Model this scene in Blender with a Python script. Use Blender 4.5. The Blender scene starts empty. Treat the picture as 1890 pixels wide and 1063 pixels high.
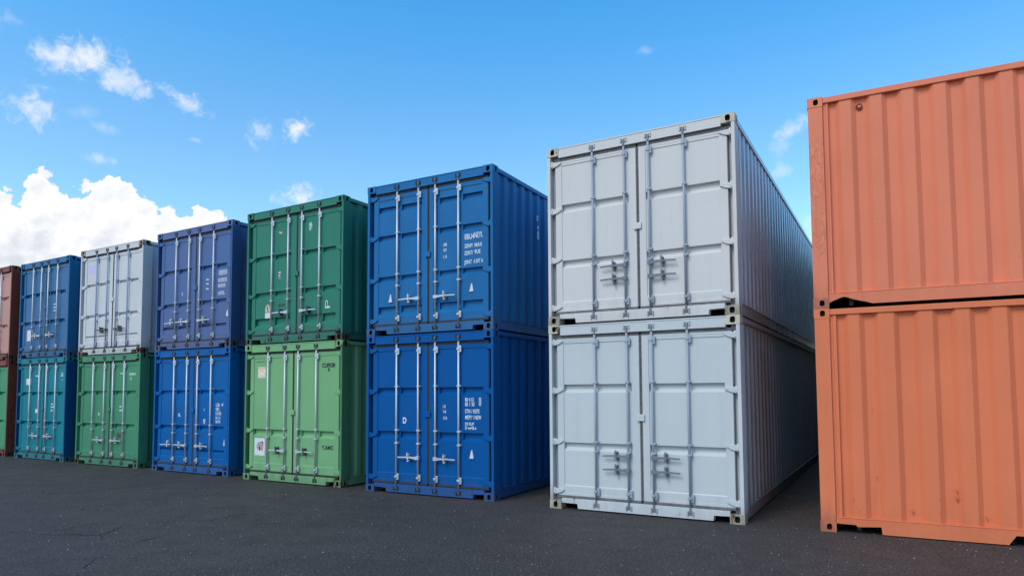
import bpy, bmesh, math, random
from mathutils import Vector, Matrix
C = bpy.context.scene
COL = C.collection
R = math.radians

# ------------------------------------------------------------------ camera
cam = bpy.data.cameras.new('camera'); camo = bpy.data.objects.new('camera', cam); COL.objects.link(camo)
cam.sensor_width = 36.0
cam.lens = 1241.7 / 1890 * 36.0
cam.shift_y = 118.4 / 1890
cam.clip_end = 3000
PITCH, ROLL, EYE = 0.05922, -0.00587, 1.641
camo.matrix_world = Matrix.Translation((0, 0, EYE)) @ Matrix.Rotation(math.pi/2 + PITCH, 4, 'X') @ Matrix.Rotation(ROLL, 4, 'Z')
C.camera = camo

# ------------------------------------------------------------------ light
SUN_EL, SUN_AZ = 46, 224          # azimuth clockwise from +Y (behind the camera, a little to the left)
C.view_settings.view_transform = 'Standard'
C.view_settings.look = 'None'
C.view_settings.exposure = 0.0
C.view_settings.gamma = 1.0
C.view_settings.use_curve_mapping = False
sun = bpy.data.lights.new('sun', 'SUN'); suno = bpy.data.objects.new('sun', sun); COL.objects.link(suno)
sun.energy = 1.7; sun.angle = R(24); sun.color = (1.0, 0.92, 0.83)
sd = Vector((math.sin(R(SUN_AZ))*math.cos(R(SUN_EL)), math.cos(R(SUN_AZ))*math.cos(R(SUN_EL)), math.sin(R(SUN_EL))))
suno.rotation_euler = sd.to_track_quat('Z', 'Y').to_euler()

# ------------------------------------------------------------------ node helper
class N:
    def __init__(s, tree): s.t = tree
    def node(s, kind, **kw):
        n = s.t.nodes.new(kind)
        for k, v in kw.items(): setattr(n, k, v)
        return n
    def put(s, sock, v):
        if isinstance(v, bpy.types.NodeSocket): s.t.links.new(v, sock)
        else: sock.default_value = v
    def m(s, op, a, b=0.0, c=0.0, clamp=False):
        n = s.node('ShaderNodeMath', operation=op, use_clamp=clamp)
        s.put(n.inputs[0], a); s.put(n.inputs[1], b)
        if len(n.inputs) > 2: s.put(n.inputs[2], c)
        return n.outputs[0]
    def add(s, a, b): return s.m('ADD', a, b)
    def sub(s, a, b): return s.m('SUBTRACT', a, b)
    def mul(s, a, b): return s.m('MULTIPLY', a, b)
    def smooth(s, v, lo, hi, a=0.0, b=1.0):
        n = s.node('ShaderNodeMapRange', interpolation_type='SMOOTHSTEP')
        s.put(n.inputs[0], v); s.put(n.inputs[1], lo); s.put(n.inputs[2], hi); s.put(n.inputs[3], a); s.put(n.inputs[4], b)
        return n.outputs[0]
    def mix(s, f, a, b, mode='MIX'):
        n = s.node('ShaderNodeMix', data_type='RGBA', blend_type=mode)
        s.put(n.inputs[0], f)
        s.put(n.inputs[6], a if isinstance(a, bpy.types.NodeSocket) else (*a[:3], 1)); s.put(n.inputs[7], b if isinstance(b, bpy.types.NodeSocket) else (*b[:3], 1))
        return n.outputs[2]
    def comb(s, x, y, z=0.0):
        n = s.node('ShaderNodeCombineXYZ'); s.put(n.inputs[0], x); s.put(n.inputs[1], y); s.put(n.inputs[2], z); return n.outputs[0]
    def noise(s, vec, scale, detail=4, rough=.5, dist=0.0, dim='3D'):
        n = s.node('ShaderNodeTexNoise', noise_dimensions=dim); s.put(n.inputs['Vector'], vec)
        n.inputs['Scale'].default_value = scale; n.inputs['Detail'].default_value = detail
        n.inputs['Roughness'].default_value = rough; n.inputs['Distortion'].default_value = dist
        return n.outputs[0]
    def voro(s, vec, scale, feature='F1', out=0, detail=0, smooth=1.0, rand=1.0, dim='3D'):
        n = s.node('ShaderNodeTexVoronoi', feature=feature, voronoi_dimensions=dim); s.put(n.inputs['Vector'], vec)
        n.inputs['Scale'].default_value = scale
        if 'Detail' in n.inputs: n.inputs['Detail'].default_value = detail
        if 'Smoothness' in n.inputs: n.inputs['Smoothness'].default_value = smooth
        n.inputs['Randomness'].default_value = rand
        return n.outputs[out]
    def sepx(s, v):
        n = s.node('ShaderNodeSeparateXYZ'); s.put(n.inputs[0], v); return n.outputs[0]
    def sepz(s, v):
        n = s.node('ShaderNodeSeparateXYZ'); s.put(n.inputs[0], v); return n.outputs[2]
    def mapping(s, vec, scale=(1, 1, 1), loc=(0, 0, 0), rot=(0, 0, 0)):
        n = s.node('ShaderNodeMapping'); s.put(n.inputs[0], vec); n.inputs[1].default_value = loc
        n.inputs[2].default_value = rot; n.inputs[3].default_value = scale
        return n.outputs[0]

# ------------------------------------------------------------------ sky
W = bpy.data.worlds.new('World'); C.world = W; W.use_nodes = True
n = N(W.node_tree); W.node_tree.nodes.clear()
wout = n.node('ShaderNodeOutputWorld'); bg = n.node('ShaderNodeBackground')
W.node_tree.links.new(bg.outputs[0], wout.inputs[0])
SKY_STRENGTH = 0.10
bg.inputs[1].default_value = SKY_STRENGTH
sky = n.node('ShaderNodeTexSky', sky_type='NISHITA', sun_disc=False)
sky.sun_elevation = R(SUN_EL); sky.sun_rotation = R(SUN_AZ); sky.air_density = 1.0; sky.dust_density = 0.6; sky.ozone_density = 1.6
hsv = n.node('ShaderNodeHueSaturation'); hsv.inputs['Hue'].default_value = 0.492; hsv.inputs['Saturation'].default_value = 1.28; hsv.inputs['Value'].default_value = 1.75
n.put(hsv.inputs['Color'], sky.outputs[0])
tc = n.node('ShaderNodeTexCoord'); sep = n.node('ShaderNodeSeparateXYZ'); n.put(sep.inputs[0], tc.outputs['Generated'])
x, y, z = sep.outputs
az = n.mul(n.m('ARCTAN2', x, y), 57.29578)
el = n.mul(n.m('ARCSINE', z), 57.29578)
skyv = n.comb(az, n.mul(el, 1.1))
white = 1.0 / SKY_STRENGTH
tint = n.comb(n.smooth(el, 17, 34, 1.56, .82), n.smooth(el, 17, 34, 1.45, 1.52), n.smooth(el, 17, 34, 1.40, 1.66))
skycol = n.mix(1.0, hsv.outputs[0], tint, 'MULTIPLY')
f1 = n.noise(skyv, 0.42, 5, .55, .4, '2D')
f2 = n.noise(n.mapping(skyv, loc=(17, 5, 3)), 1.3, 6, .58, .5, '2D')
vor = n.voro(n.mapping(n.comb(n.add(az, n.mul(f2, 1.2)), n.add(el, n.mul(f2, 1.1))), loc=(3.3, 1.9, 0)), 0.62, 'SMOOTH_F1', 0, 2, .35, 1.0, '2D')
# small scattered clouds: (azimuth, elevation, half width, half height, opacity, tilt)
clouds = [(-32.7, 23.5, 2.4, 1.7, .95, 0), (-34.9, 22.9, 2.2, 1.2, .85, 0), (-31.0, 22.3, 2.6, 1.2, .75, -.25),
          (-36.3, 19.4, 1.9, 1.5, .85, 0), (-26.5, 21.7, 2.1, .85, .75, -.35), (-18.1, 20.8, 1.6, 1.2, .95, .5), (-20.6, 20.3, 1.5, 1.25, .5, 0),
          (-17.8, 15.6, 1.9, 1.2, 1.0, 0), (-31.8, 19.0, 1.1, .5, .3, 0), (-33.0, 19.8, 1.4, .6, .18, .3), (-31.8, 16.8, 1.5, .5, .45, 0), (23.1, 20.0, 2.3, .8, .55, .4),
          (22.2, 18.8, 1.2, 1.0, .25, .2), (22.3, 17.1, 1.0, .8, .38, 0), (11.8, 26.9, 1.0, .4, .22, 0), (-37.6, 24.6, 1.4, .9, .25, 0), (-25.6, 19.1, .8, .3, .3, 0),
          (26.5, 9.5, 6.5, 5.5, .75, 0)]
alpha = None
nn = n.add(n.mul(n.sub(f1, .5), 1.5), n.mul(n.sub(f2, .5), 1.5))
for (a0, e0, ra, re, op, tilt) in clouds:
    da = n.sub(az, a0); de = n.sub(el, e0)
    da2 = n.add(da, n.mul(de, tilt)); de2 = n.sub(de, n.mul(da, tilt))
    q = n.m('SQRT', n.add(n.m('POWER', n.m('ABSOLUTE', n.mul(da2, 1/ra)), 2.0), n.m('POWER', n.m('ABSOLUTE', n.mul(de2, 1/re)), 2.0)))
    d = n.add(n.sub(.92, q), nn)
    al = n.mul(n.smooth(d, -.10, 1.1), op*.95)
    alpha = al if alpha is None else n.m('MAXIMUM', alpha, al)
# big cumulus bank low on the left
fc = n.node('ShaderNodeFloatCurve')
pts = [(-46, 11), (-41.5, 14.4), (-38.2, 14.6), (-37.2, 13.9), (-36.6, 14.2), (-35.8, 15.5), (-34.4, 15.6), (-33.6, 14.9), (-32.8, 15.3), (-31.3, 16.0), (-29.8, 15.7), (-28.4, 14.6), (-26.6, 14.3), (-25.0, 14.8), (-23.6, 14.3), (-22.4, 13.6), (-20.8, 11.5), (-18.5, 7), (-12, -6)]
cv = fc.mapping.curves[0]
while len(cv.points) < len(pts): cv.points.new(.5, .5)
for p, (a, e) in zip(cv.points, pts): p.location = ((a + 50)/40, (e + 10)/30)
fc.mapping.update()
n.put(fc.inputs[1], n.smooth(az, -50, -10)); 
lin = n.node('ShaderNodeMapRange'); n.put(lin.inputs[0], az); lin.inputs[1].default_value = -50; lin.inputs[2].default_value = -10
n.put(fc.inputs[1], lin.outputs[0])
top = n.sub(n.mul(fc.outputs[0], 30), 10)
bill = n.add(n.mul(n.sub(.42, vor), 1.7), n.mul(n.sub(f2, .5), .4))
dcum = n.add(n.sub(top, el), bill)
acum = n.smooth(dcum, -.02, .20)
# its light and grey modelling: relief of the billows, soft grey base
vor2 = n.voro(n.mapping(n.comb(n.add(az, n.add(n.mul(f2, 1.2), .35)), n.add(el, n.sub(n.mul(f2, 1.1), .45))), loc=(3.3, 1.9, 0)), 0.62, 'SMOOTH_F1', 0, 2, .35, 1.0, '2D')
relief = n.sub(vor2, vor)
f3 = n.noise(n.mapping(skyv, loc=(4, 41, 3)), 0.16, 4, .55, 0, '2D')
base = n.mul(n.smooth(n.add(dcum, n.mul(n.sub(f3, .5), 9)), .8, 5.5), n.smooth(az, -24, -36, .35, 1))
shade = n.m('ADD', n.mul(base, .42), n.mul(relief, .42), clamp=True)
cumcol = n.mix(shade, (1.02*white, 1.03*white, 1.05*white), (.56*white, .61*white, .72*white))
smallcol = (0.93*white, 0.96*white, 1.02*white)
# broken cloud over the rest of the sky (behind and above the camera)
plane = n.comb(n.m('DIVIDE', x, n.add(n.m('ABSOLUTE', z), .12)), n.m('DIVIDE', y, n.add(n.m('ABSOLUTE', z), .12)))
g1 = n.noise(plane, .9, 4, .55, .3, '2D')
aa = n.m('ABSOLUTE', az)
away = n.m('MAXIMUM', n.m('MAXIMUM', n.smooth(aa, 142, 165), n.smooth(az, -50, -80)), n.smooth(el, 42, 60, 0, .7))
agen = n.mul(n.mul(n.smooth(g1, .44, .62), away), .9)
colr = n.mix(n.mul(alpha, 1.0), skycol, smallcol)
colr = n.mix(n.mul(acum, .985), colr, cumcol)
colr = n.mix(agen, colr, (1.06*white, 1.02*white, .98*white))
n.put(bg.inputs[0], colr)

# ------------------------------------------------------------------ materials
MATS = {}
def bsdf(name):
    m = bpy.data.materials.new(name); m.use_nodes = True
    t = m.node_tree; t.nodes.clear(); h = N(t)
    out = h.node('ShaderNodeOutputMaterial'); b = h.node('ShaderNodeBsdfPrincipled')
    t.links.new(b.outputs[0], out.inputs[0]); return m, h, b
def srgb(r, g, b):
    f = lambda c: (c/255/12.92 if c/255 <= .04045 else ((c/255+.055)/1.055)**2.4)
    return (f(r), f(g), f(b))
def paint(name, col, rough=.42, rust=.0, dirt=.35, fade=.12, peel=0.0, seed=0, fadecol=None, metal=0.0, grime=None, spec=.22):
    grime = dirt*.9 if grime is None else grime
    if name in MATS: return MATS[name]
    m, h, b = bsdf(name); MATS[name] = m
    tcn = h.node('ShaderNodeTexCoord'); v = h.mapping(tcn.outputs['Object'], loc=(seed*7.3, seed*3.1, seed*1.7))
    big = h.noise(v, .9, 3, .6)
    streak = h.noise(h.mapping(v, scale=(7, 7, .35)), 1.6, 4, .65)
    fine = h.noise(v, 55, 1, .6)
    fc_ = fadecol or tuple(min(1, c*1.20 + .006) for c in col)
    c = h.mix(h.mul(h.smooth(big, .35, .7), min(1, fade*4)), col, fc_)
    c = h.mix(h.mul(h.smooth(streak, .50, .78), dirt*.55), c, tuple(k*.62 + .006 for k in col))
    c = h.mix(h.mul(h.smooth(streak, .44, .22), dirt*.35), c, tuple(min(1, k*1.12 + .02) for k in col))
    c = h.mix(h.mul(h.smooth(fine, .55, .8), .10), c, tuple(k*.7 for k in col))
    zz = h.sepz(tcn.outputs['Object'])
    gr = h.mul(h.smooth(h.add(zz, h.mul(h.noise(h.mapping(v, scale=(3, 3, .6)), 3, 3, .6), -.7)), .02, -.34), grime)
    c = h.mix(gr, c, (.075, .066, .058))
    # small chips and scuffs
    sp = h.voro(v, 9, 'F1', 0)
    spn = h.noise(v, 3.1, 3, .6)
    chips = h.mul(h.smooth(h.add(sp, h.mul(fine, .05)), .075, .045), h.smooth(spn, .60, .66))
    c = h.mix(h.mul(chips, .75), c, (.05, .028, .02))
    rmask = None
    if rust > 0:
        rn = h.noise(v, 6.5, 6, .72, .4)
        rn2 = h.noise(h.mapping(v, scale=(9, 9, .8)), 2.2, 3, .6)
        rmask = h.smooth(h.add(h.mul(rn, .65), h.mul(rn2, .35)), .66 - rust*.28, .74 - rust*.28)
        rc = h.mix(h.noise(v, 30, 2, .6), (.10, .032, .014), (.028, .012, .008))
        c = h.mix(h.mul(rmask, .92), c, rc)
    h.put(b.inputs['Base Color'], c)
    r = h.add(rough, h.mul(h.sub(big, .5), .18))
    r = h.add(r, h.mul(h.smooth(streak, .5, .8), .12))
    if rmask is not None: r = h.add(r, h.mul(rmask, .35))
    h.put(b.inputs['Roughness'], r)
    b.inputs['Metallic'].default_value = metal
    b.inputs['Specular IOR Level'].default_value = spec
    hgt = h.add(h.mul(h.noise(v, 2.2, 1, .5), 1.0), h.mul(h.noise(v, 11, 1, .5), .14))
    bp = h.node('ShaderNodeBump'); bp.inputs['Strength'].default_value = .45; bp.inputs['Distance'].default_value = .010
    h.put(bp.inputs['Height'], hgt)
    bp2 = h.node('ShaderNodeBump'); bp2.inputs['Strength'].default_value = .25; bp2.inputs['Distance'].default_value = .0012
    h.put(bp2.inputs['Height'], h.noise(v, 160, 0)); h.put(bp2.inputs['Normal'], bp.outputs[0])
    last = bp2
    if peel > 0:
        pk = h.noise(h.mapping(v, scale=(1, 1, .45)), 13, 5, .7, .3)
        pm = h.mul(h.smooth(pk, .53, .50), h.smooth(h.noise(v, 1.7, 2), .46, .56))
        bp3 = h.node('ShaderNodeBump'); bp3.inputs['Strength'].default_value = 1.0; bp3.inputs['Distance'].default_value = .006
        h.put(bp3.inputs['Height'], h.mul(pm, -peel)); h.put(bp3.inputs['Normal'], bp2.outputs[0]); last = bp3
        pl = h.mul(h.mul(h.smooth(pk, .50, .53), h.smooth(h.noise(v, 1.7, 2), .46, .56)), .5*peel)
        c2 = h.mix(pl, c, tuple(min(1, k*1.18 + .04) for k in col)); h.put(b.inputs['Base Color'], c2)
    h.put(b.inputs['Normal'], last.outputs[0])
    return m
def plain(name, col, rough=.6, metal=0.0, var=.25, scale=20):
    if name in MATS: return MATS[name]
    m, h, b = bsdf(name); MATS[name] = m
    tcn = h.node('ShaderNodeTexCoord'); v = tcn.outputs['Object']
    nz = h.noise(v, scale, 4, .6)
    h.put(b.inputs['Base Color'], h.mix(h.smooth(nz, .3, .7), tuple(k*(1-var) for k in col), tuple(min(1, k*(1+var)) for k in col)))
    h.put(b.inputs['Roughness'], h.add(rough-.1, h.mul(nz, .2))); b.inputs['Metallic'].default_value = metal
    return m
M_HOLE = plain('dark_steel_cavity', (.006, .0055, .005), .9)
M_GASKET = plain('black_rubber', (.030, .027, .027), .75)
M_GASKET_GREY = plain('weathered_grey_rubber', (.13, .125, .125), .8)
M_GALV = paint('galvanised_steel', (.52, .55, .58), .42, rust=.03, dirt=.45, metal=.35, seed=3)
M_DULL = paint('dull_dark_steel', (.10, .10, .105), .5, rust=.18, metal=.3, seed=5)
M_UNDER = plain('underframe_steel', (.03, .03, .032), .8)
M_WHITE_INK = plain('white_lettering', (.72, .74, .76), .6, var=.12, scale=60)
M_BLACK_INK = plain('black_lettering', (.02, .035, .028), .6, var=.3, scale=60)
M_PAPER = plain('white_sticker_vinyl', (.66, .66, .70), .55, var=.08)
M_GREYINK = plain('grey_print', (.32, .33, .36), .6, var=.4, scale=40)
M_PINKINK = plain('pink_print', (.50, .27, .28), .6, var=.3, scale=40)

# ------------------------------------------------------------------ mesh building
class MB:
    def __init__(s): s.b = bmesh.new(); s.mi = 0
    def _new(s, verts, faces, smooth=False):
        vs = [s.b.verts.new(v) for v in verts]
        out = []
        for f in faces:
            try: fc = s.b.faces.new([vs[i] for i in f])
            except ValueError: continue
            fc.material_index = s.mi; fc.smooth = smooth; out.append(fc)
        return vs, out
    def box(s, x0, x1, y0, y1, z0, z1, bev=.004):
        v = [(x0,y0,z0),(x1,y0,z0),(x1,y1,z0),(x0,y1,z0),(x0,y0,z1),(x1,y0,z1),(x1,y1,z1),(x0,y1,z1)]
        f = [(0,3,2,1),(4,5,6,7),(0,1,5,4),(1,2,6,5),(2,3,7,6),(3,0,4,7)]
        vs, fs = s._new(v, f)
        if bev:
            bev = min(bev, .3*min(abs(x1-x0), abs(y1-y0), abs(z1-z0)))
            es = list({e for fc in fs for e in fc.edges})
            bmesh.ops.bevel(s.b, geom=es, offset=bev, segments=2, profile=.5, affect='EDGES', material=-1)
        return s
    def prism(s, poly, axis, a0, a1, bev=0):
        # poly: 2D points; axis x -> (y,z), y -> (x,z), z -> (x,y)
        def P(p, a): return {'x': (a, p[0], p[1]), 'y': (p[0], a, p[1]), 'z': (p[0], p[1], a)}[axis]
        k = len(poly)
        v = [P(p, a0) for p in poly] + [P(p, a1) for p in poly]
        f = [tuple(range(k)), tuple(range(2*k-1, k-1, -1))] + [(i, (i+1) % k, k+(i+1) % k, k+i) for i in range(k)]
        vs, fs = s._new(v, f)
        if bev:
            es = list({e for fc in fs for e in fc.edges})
            bmesh.ops.bevel(s.b, geom=es, offset=bev, segments=1, profile=.5, affect='EDGES', material=-1)
        return s
    def tube(s, p0, p1, r, seg=12, r1=None):
        p0, p1 = Vector(p0), Vector(p1); d = (p1-p0).normalized()
        a = d.orthogonal().normalized(); b = d.cross(a); r1 = r if r1 is None else r1
        v = []
        for p, rr in ((p0, r), (p1, r1)):
            for i in range(seg):
                t = 2*math.pi*i/seg; v.append(p + a*rr*math.cos(t) + b*rr*math.sin(t))
        s._new(v, [(i, (i+1) % seg, seg+(i+1) % seg, seg+i) for i in range(seg)], True)
        s._new([v[i] for i in range(seg)], [tuple(range(seg-1, -1, -1))]); s._new([v[seg+i] for i in range(seg)], [tuple(range(seg))])
        return s
    def build(s, name, mats, parent=None, weld=True):
        if weld: bmesh.ops.remove_doubles(s.b, verts=s.b.verts, dist=.00005)
        bmesh.ops.recalc_face_normals(s.b, faces=s.b.faces)
        me = bpy.data.meshes.new(name); s.b.to_mesh(me); s.b.free()
        for m in (mats if isinstance(mats, (list, tuple)) else [mats]): me.materials.append(m)
        o = bpy.data.objects.new(name, me); COL.objects.link(o)
        if parent is not None: o.parent = parent
        return o

def casting_mesh(mb, x0, sx, y0, sy, z0, cw=.178, cd=.162, ch=.118, round_hole=False, rz=.0):
    """corner casting with an oval opening in its end face and one in its side face"""
    def P(u, v, w): return (x0 + sx*u, y0 + sy*v, z0 + w)
    def face(place, a, b, hw, hh, ca, cb):
        Nn = 16; hole = []
        for i in range(Nn):
            t = 2*math.pi*i/Nn + math.pi/4
            e = 2/3.0
            cx_, cy_ = math.cos(t), math.sin(t)
            hole.append((ca + hw*math.copysign(abs(cx_)**e, cx_), cb + hh*math.copysign(abs(cy_)**e, cy_)))
        corners = [(a, b), (0, b), (0, 0), (a, 0)]     # at 45,135,225,315 degrees
        dep = .045
        mb.mi = 0
        for k in range(4):
            c0, c1 = corners[k], corners[(k+1) % 4]
            hs = [hole[(k*4+j) % Nn] for j in range(5)]
            mb._new([place(*c0, 0)] + [place(*c1, 0)] + [place(*h_, 0) for h_ in reversed(hs)], [tuple(range(7))])
        mb._new([place(*h_, 0) for h_ in hole] + [place(*h_, .012) for h_ in hole], [(i, (i+1) % Nn, Nn+(i+1) % Nn, Nn+i) for i in range(Nn)])
        mb.mi = 1
        mb._new([place(*h_, .012) for h_ in hole] + [place(*h_, dep) for h_ in hole], [(i, (i+1) % Nn, Nn+(i+1) % Nn, Nn+i) for i in range(Nn)])
        mb._new([place(*h_, dep) for h_ in hole], [tuple(range(Nn))]); mb.mi = 0
    hh = .036 if round_hole else .041
    face(lambda u, w, d: P(u, d, w), cw, ch, .033, hh, cw*.5, ch*.5)
    face(lambda v, w, d: P(d, v, w), cd, ch, .028, hh, cd*.56, ch*.5)
    o = [P(cw, 0, 0), P(cw, cd, 0), P(0, cd, 0), P(0, 0, 0), P(cw, 0, ch), P(cw, cd, ch), P(0, cd, ch), P(0, 0, ch)]
    mb._new(o, [(0, 1, 2, 3), (4, 5, 6, 7), (0, 1, 5, 4), (1, 2, 6, 5)])

def corr(y0, y1, pitch=.29, out=.028, inn=.064, flat=.34, slope=.16, start=.0):
    """plan outline of a corrugated wall: list of (depth, along)"""
    pts = [(out, y0)]; yy = y0 + start
    fl, sl = pitch*flat, pitch*slope
    while yy + pitch < y1:
        for dy, d in ((0, out), (sl, inn), (sl+fl, inn), (2*sl+fl, out)):
            pts.append((d, yy+dy))
        yy += pitch
    pts.append((out, y1))
    return pts

def rail_with_cuts(mb, y0, y1, z0, z1, cuts, x0, x1):
    """rail profile seen from the side, its lower edge cut away; cuts: list of polylines along the lower edge"""
    poly = [(y0, z1), (y0, z0)] if not (cuts and cuts[0][0][0] <= y0) else [(y0, z1)]
    for c in cuts: poly += c
    if not (cuts and cuts[-1][-1][0] >= y1): poly += [(y1, z0)]
    poly += [(y1, z1)]
    mb.prism(poly, 'x', x0, x1)

def text_mesh(body, size, bold=.0, stretch=1.0, depth=.0009):
    cu = bpy.data.curves.new('lettering', 'FONT'); cu.body = body; cu.size = size; cu.extrude = depth; cu.offset = bold; cu.space_character = 1.05
    to = bpy.data.objects.new('lettering', cu); COL.objects.link(to)
    dg = bpy.context.evaluated_depsgraph_get(); dg.update()
    me = bpy.data.meshes.new_from_object(to.evaluated_get(dg)); bpy.data.objects.remove(to); bpy.data.curves.remove(cu)
    for v in me.vertices: v.co.x *= stretch
    return me
def lettering(parent, body, x, z, size, y, mat, stretch=.8, bold=.0, slope=0.0):
    me = text_mesh(body, size, bold, stretch); me.materials.clear(); me.materials.append(mat)
    M = Matrix.Translation((x, y, z)) @ Matrix.Rotation(slope, 4, 'Y') @ Matrix.Rotation(math.pi/2, 4, 'X')
    me.transform(M)
    o = bpy.data.objects.new('lettering', me); COL.objects.link(o); o.parent = parent
    return o
def sticker(parent, x0, x1, z0, z1, y, mat, skew=0.0, name='sticker'):
    mb = MB(); mb.prism([(x0, z0), (x1, z0+skew), (x1, z1+skew), (x0, z1)], 'y', y-.0015, y+.0005); return mb.build(name, mat, parent)
def triangle_vent(parent, x, z, mat, w=.075, h=.13, y=.055):
    mb = MB(); mb.prism([(x-w/2, z), (x+w/2, z), (x+w*.18, z+h), (x-w*.05, z+h)], 'y', y-.018, y, .003)
    return mb.build('vent_cover', mat, parent)

Y_PAN, Y_STILE, Y_BAR = .056, .046, .018

def container(label, pos, ang, Wd, L, H, col, **k):
    """one box container; local x across the door end, y into its length, z up"""
    seed = k.get('seed', 0); tag_ = k['mat']
    body = paint(tag_ + '_paint', col, k.get('rough', .42), spec=k.get('spec', .22), rust=k.get('rust', .02), dirt=k.get('dirt', .35), grime=k.get('grime'), fade=k.get('fade', .1), seed=seed, fadecol=k.get('fadecol'))
    door_m = paint(tag_ + '_door_paint', k.get('doorcol', col), k.get('rough', .42), spec=k.get('spec', .22), rust=k.get('doorrust', 0), dirt=k.get('dirt', .35), grime=k.get('grime'), fade=k.get('fade', .1), seed=seed+1, fadecol=k.get('doorfade'))
    side_m = paint(tag_ + '_side_paint', k['side_shade_col'], k['siderough'], rust=.0, dirt=.5, fade=.2, spec=.5, seed=seed+5) if 'side_shade_col' in k else body  # long side toned darker than the front: alley shade put into its colour
    sill_m = paint(tag_ + '_sill_paint', col, .5, rust=k.get('sillrust', .26), dirt=.45, grime=k.get('grime', .3), seed=seed+6)
    cast_m = paint(tag_ + '_casting_paint', k.get('castcol', col), .55, rust=k.get('castrust', .15)+.14, dirt=.6, seed=seed+2)
    rcast_m = paint(tag_ + '_rusty_casting', k.get('castcol', col), .7, rust=.75, dirt=.6, seed=seed+4) if k.get('rusty') else cast_m
    post_m = k.get('post_m', None) or paint(tag_ + '_post_paint', k.get('postcol', col), .5, spec=k.get('spec', .22), rust=k.get('postrust', .06), dirt=.5, seed=seed+3, peel=k.get('peel', 0))
    bar_m = k.get('bar_m', M_GALV); fit_m = k.get('fit_m', bar_m); gas_m = k.get('gas_m', M_GASKET)
    root = bpy.data.objects.new('shipping_container', None); COL.objects.link(root)
    root.empty_display_size = .3
    root['label'] = label; root['category'] = 'shipping container'; root['group'] = 'shipping containers stacked in the yard'
    root.location = pos; root.rotation_euler = (0, 0, ang)
    CW, CD, CH = .178, .17, .118
    rh = k.get('round_hole', False)
    for iz, z0 in enumerate((.0015, H-CH-.0015)):
        for ix, (x0, sx) in enumerate(((0, 1), (Wd, -1))):
            for iy, (y0, sy) in enumerate(((0, 1), (L, -1))):
                mb = MB(); casting_mesh(mb, x0, sx, y0, sy, z0, CW, CD, CH, rh)
                c_ = mb.build('corner_casting', [rcast_m if (iz, ix, iy) in k.get('rusty', ()) else cast_m, M_HOLE], root)
                if (iz, ix, iy) in k.get('rusty', ()): c_['label'] = 'rusty brown corner casting'
    # posts
    for (x0, sx) in ((0, 1), (Wd, -1)):
        mb = MB()
        a, b_ = sorted((x0+sx*.004, x0+sx*.050)); mb.box(a, b_, .004, .232, CH, H-CH, .005)
        a, b_ = sorted((x0+sx*.050, x0+sx*.13)); mb.box(a, b_, .112, .228, CH, H-CH, .003)
        mb.build('corner_post', post_m, root)
        mb = MB()
        a, b_ = sorted((x0+sx*.004, x0+sx*.12)); mb.box(a, b_, L-.168, L-.006, CH, H-CH, .005)
        mb.build('corner_post', post_m, root)
    # header and sill with pocket cuts
    mb = MB(); mb.box(CW+.0005, Wd-CW-.0005, .010, .110, H-.152, H-.012, .006)
    mb.box(CW+.003, Wd-CW-.003, .004, .030, H-.024, H-.006, .003)
    mb.build('door_header', body, root)
    mb = MB(); a1, a2 = CW+.0005, Wd-CW-.0005; n1, n2 = CW+.245, Wd-CW-.20; zt, zb = .153, .018; zn = .088
    mb.prism([(a1, zn), (n1, zn), (n1+.004, zb), (n2-.004, zb), (n2, zn), (a2, zn), (a2, zt), (a1, zt)], 'y', .010, .110, .003)
    mb.build('door_sill', sill_m, root)
    mb = MB(); mb.box(.13, Wd-.13, .118, .1345, .150, H-.150, 0); mb.build('door_seal_frame', gas_m, root)
    # side walls, rails, roof, end, floor
    cp = k.get('corr', {})
    for side, (x0, sx) in enumerate(((0, 1), (Wd, -1))):
        mb = MB()
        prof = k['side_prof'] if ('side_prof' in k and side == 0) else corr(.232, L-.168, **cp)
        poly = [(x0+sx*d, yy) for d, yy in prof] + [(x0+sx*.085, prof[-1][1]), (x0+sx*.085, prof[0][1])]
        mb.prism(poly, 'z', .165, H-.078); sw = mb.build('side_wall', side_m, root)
        if side == 0 and k.get('scars'): k['scars'](root, sw, body, L, H)
        mb = MB(); a, b_ = sorted((x0+sx*.010, x0+sx*.090)); mb.box(a, b_, CD+.0005, L-CD-.0005, H-.080, H-.012, .005)
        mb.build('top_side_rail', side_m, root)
        mb = MB()
        if 'rail_cut' in k and side == 0:
            a, b_ = sorted((x0+sx*.012, x0+sx*.032)); rail_with_cuts(mb, CD+.001, L-CD-.001, k.get('rail_z', .02), .168, k['rail_cut'], a, b_)
            a, b_ = sorted((x0+sx*.008, x0+sx*.084)); mb.box(a, b_, CD+.001, L-CD-.001, .168, .180, .004)
        else:
            a, b_ = sorted((x0+sx*.022, x0+sx*.034)); mb.box(a, b_, CD+.001, L-CD-.001, .022, .160, .003)
            a, b_ = sorted((x0+sx*.012, x0+sx*.086)); mb.box(a, b_, CD+.001, L-CD-.001, .158, .170, .003)
            a, b_ = sorted((x0+sx*.024, x0+sx*.080)); mb.box(a, b_, CD+.002, L-CD-.002, .020, .030, 0)
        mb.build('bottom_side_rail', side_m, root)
    mb = MB(); rp = []
    yy = .112; j = 0
    while yy < L-.17:
        d = H-.030 if j % 4 < 2 else H-.050
        rp.append((yy, d)); yy += (.075 if j % 2 == 0 else .03); j += 1
    poly = rp + [(rp[-1][0], H-.075), (rp[0][0], H-.075)]
    mb.prism(poly, 'x', .088, Wd-.088); mb.build('roof', body, root)
    mb = MB(); prof = corr(.12, Wd-.12, .28, .02, .06)
    poly = [(yy, L-d) for d, yy in prof] + [(Wd-.12, L-.085), (.12, L-.085)]
    mb.prism(poly, 'z', .165, H-.078); mb.build('end_wall', body, root)
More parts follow.
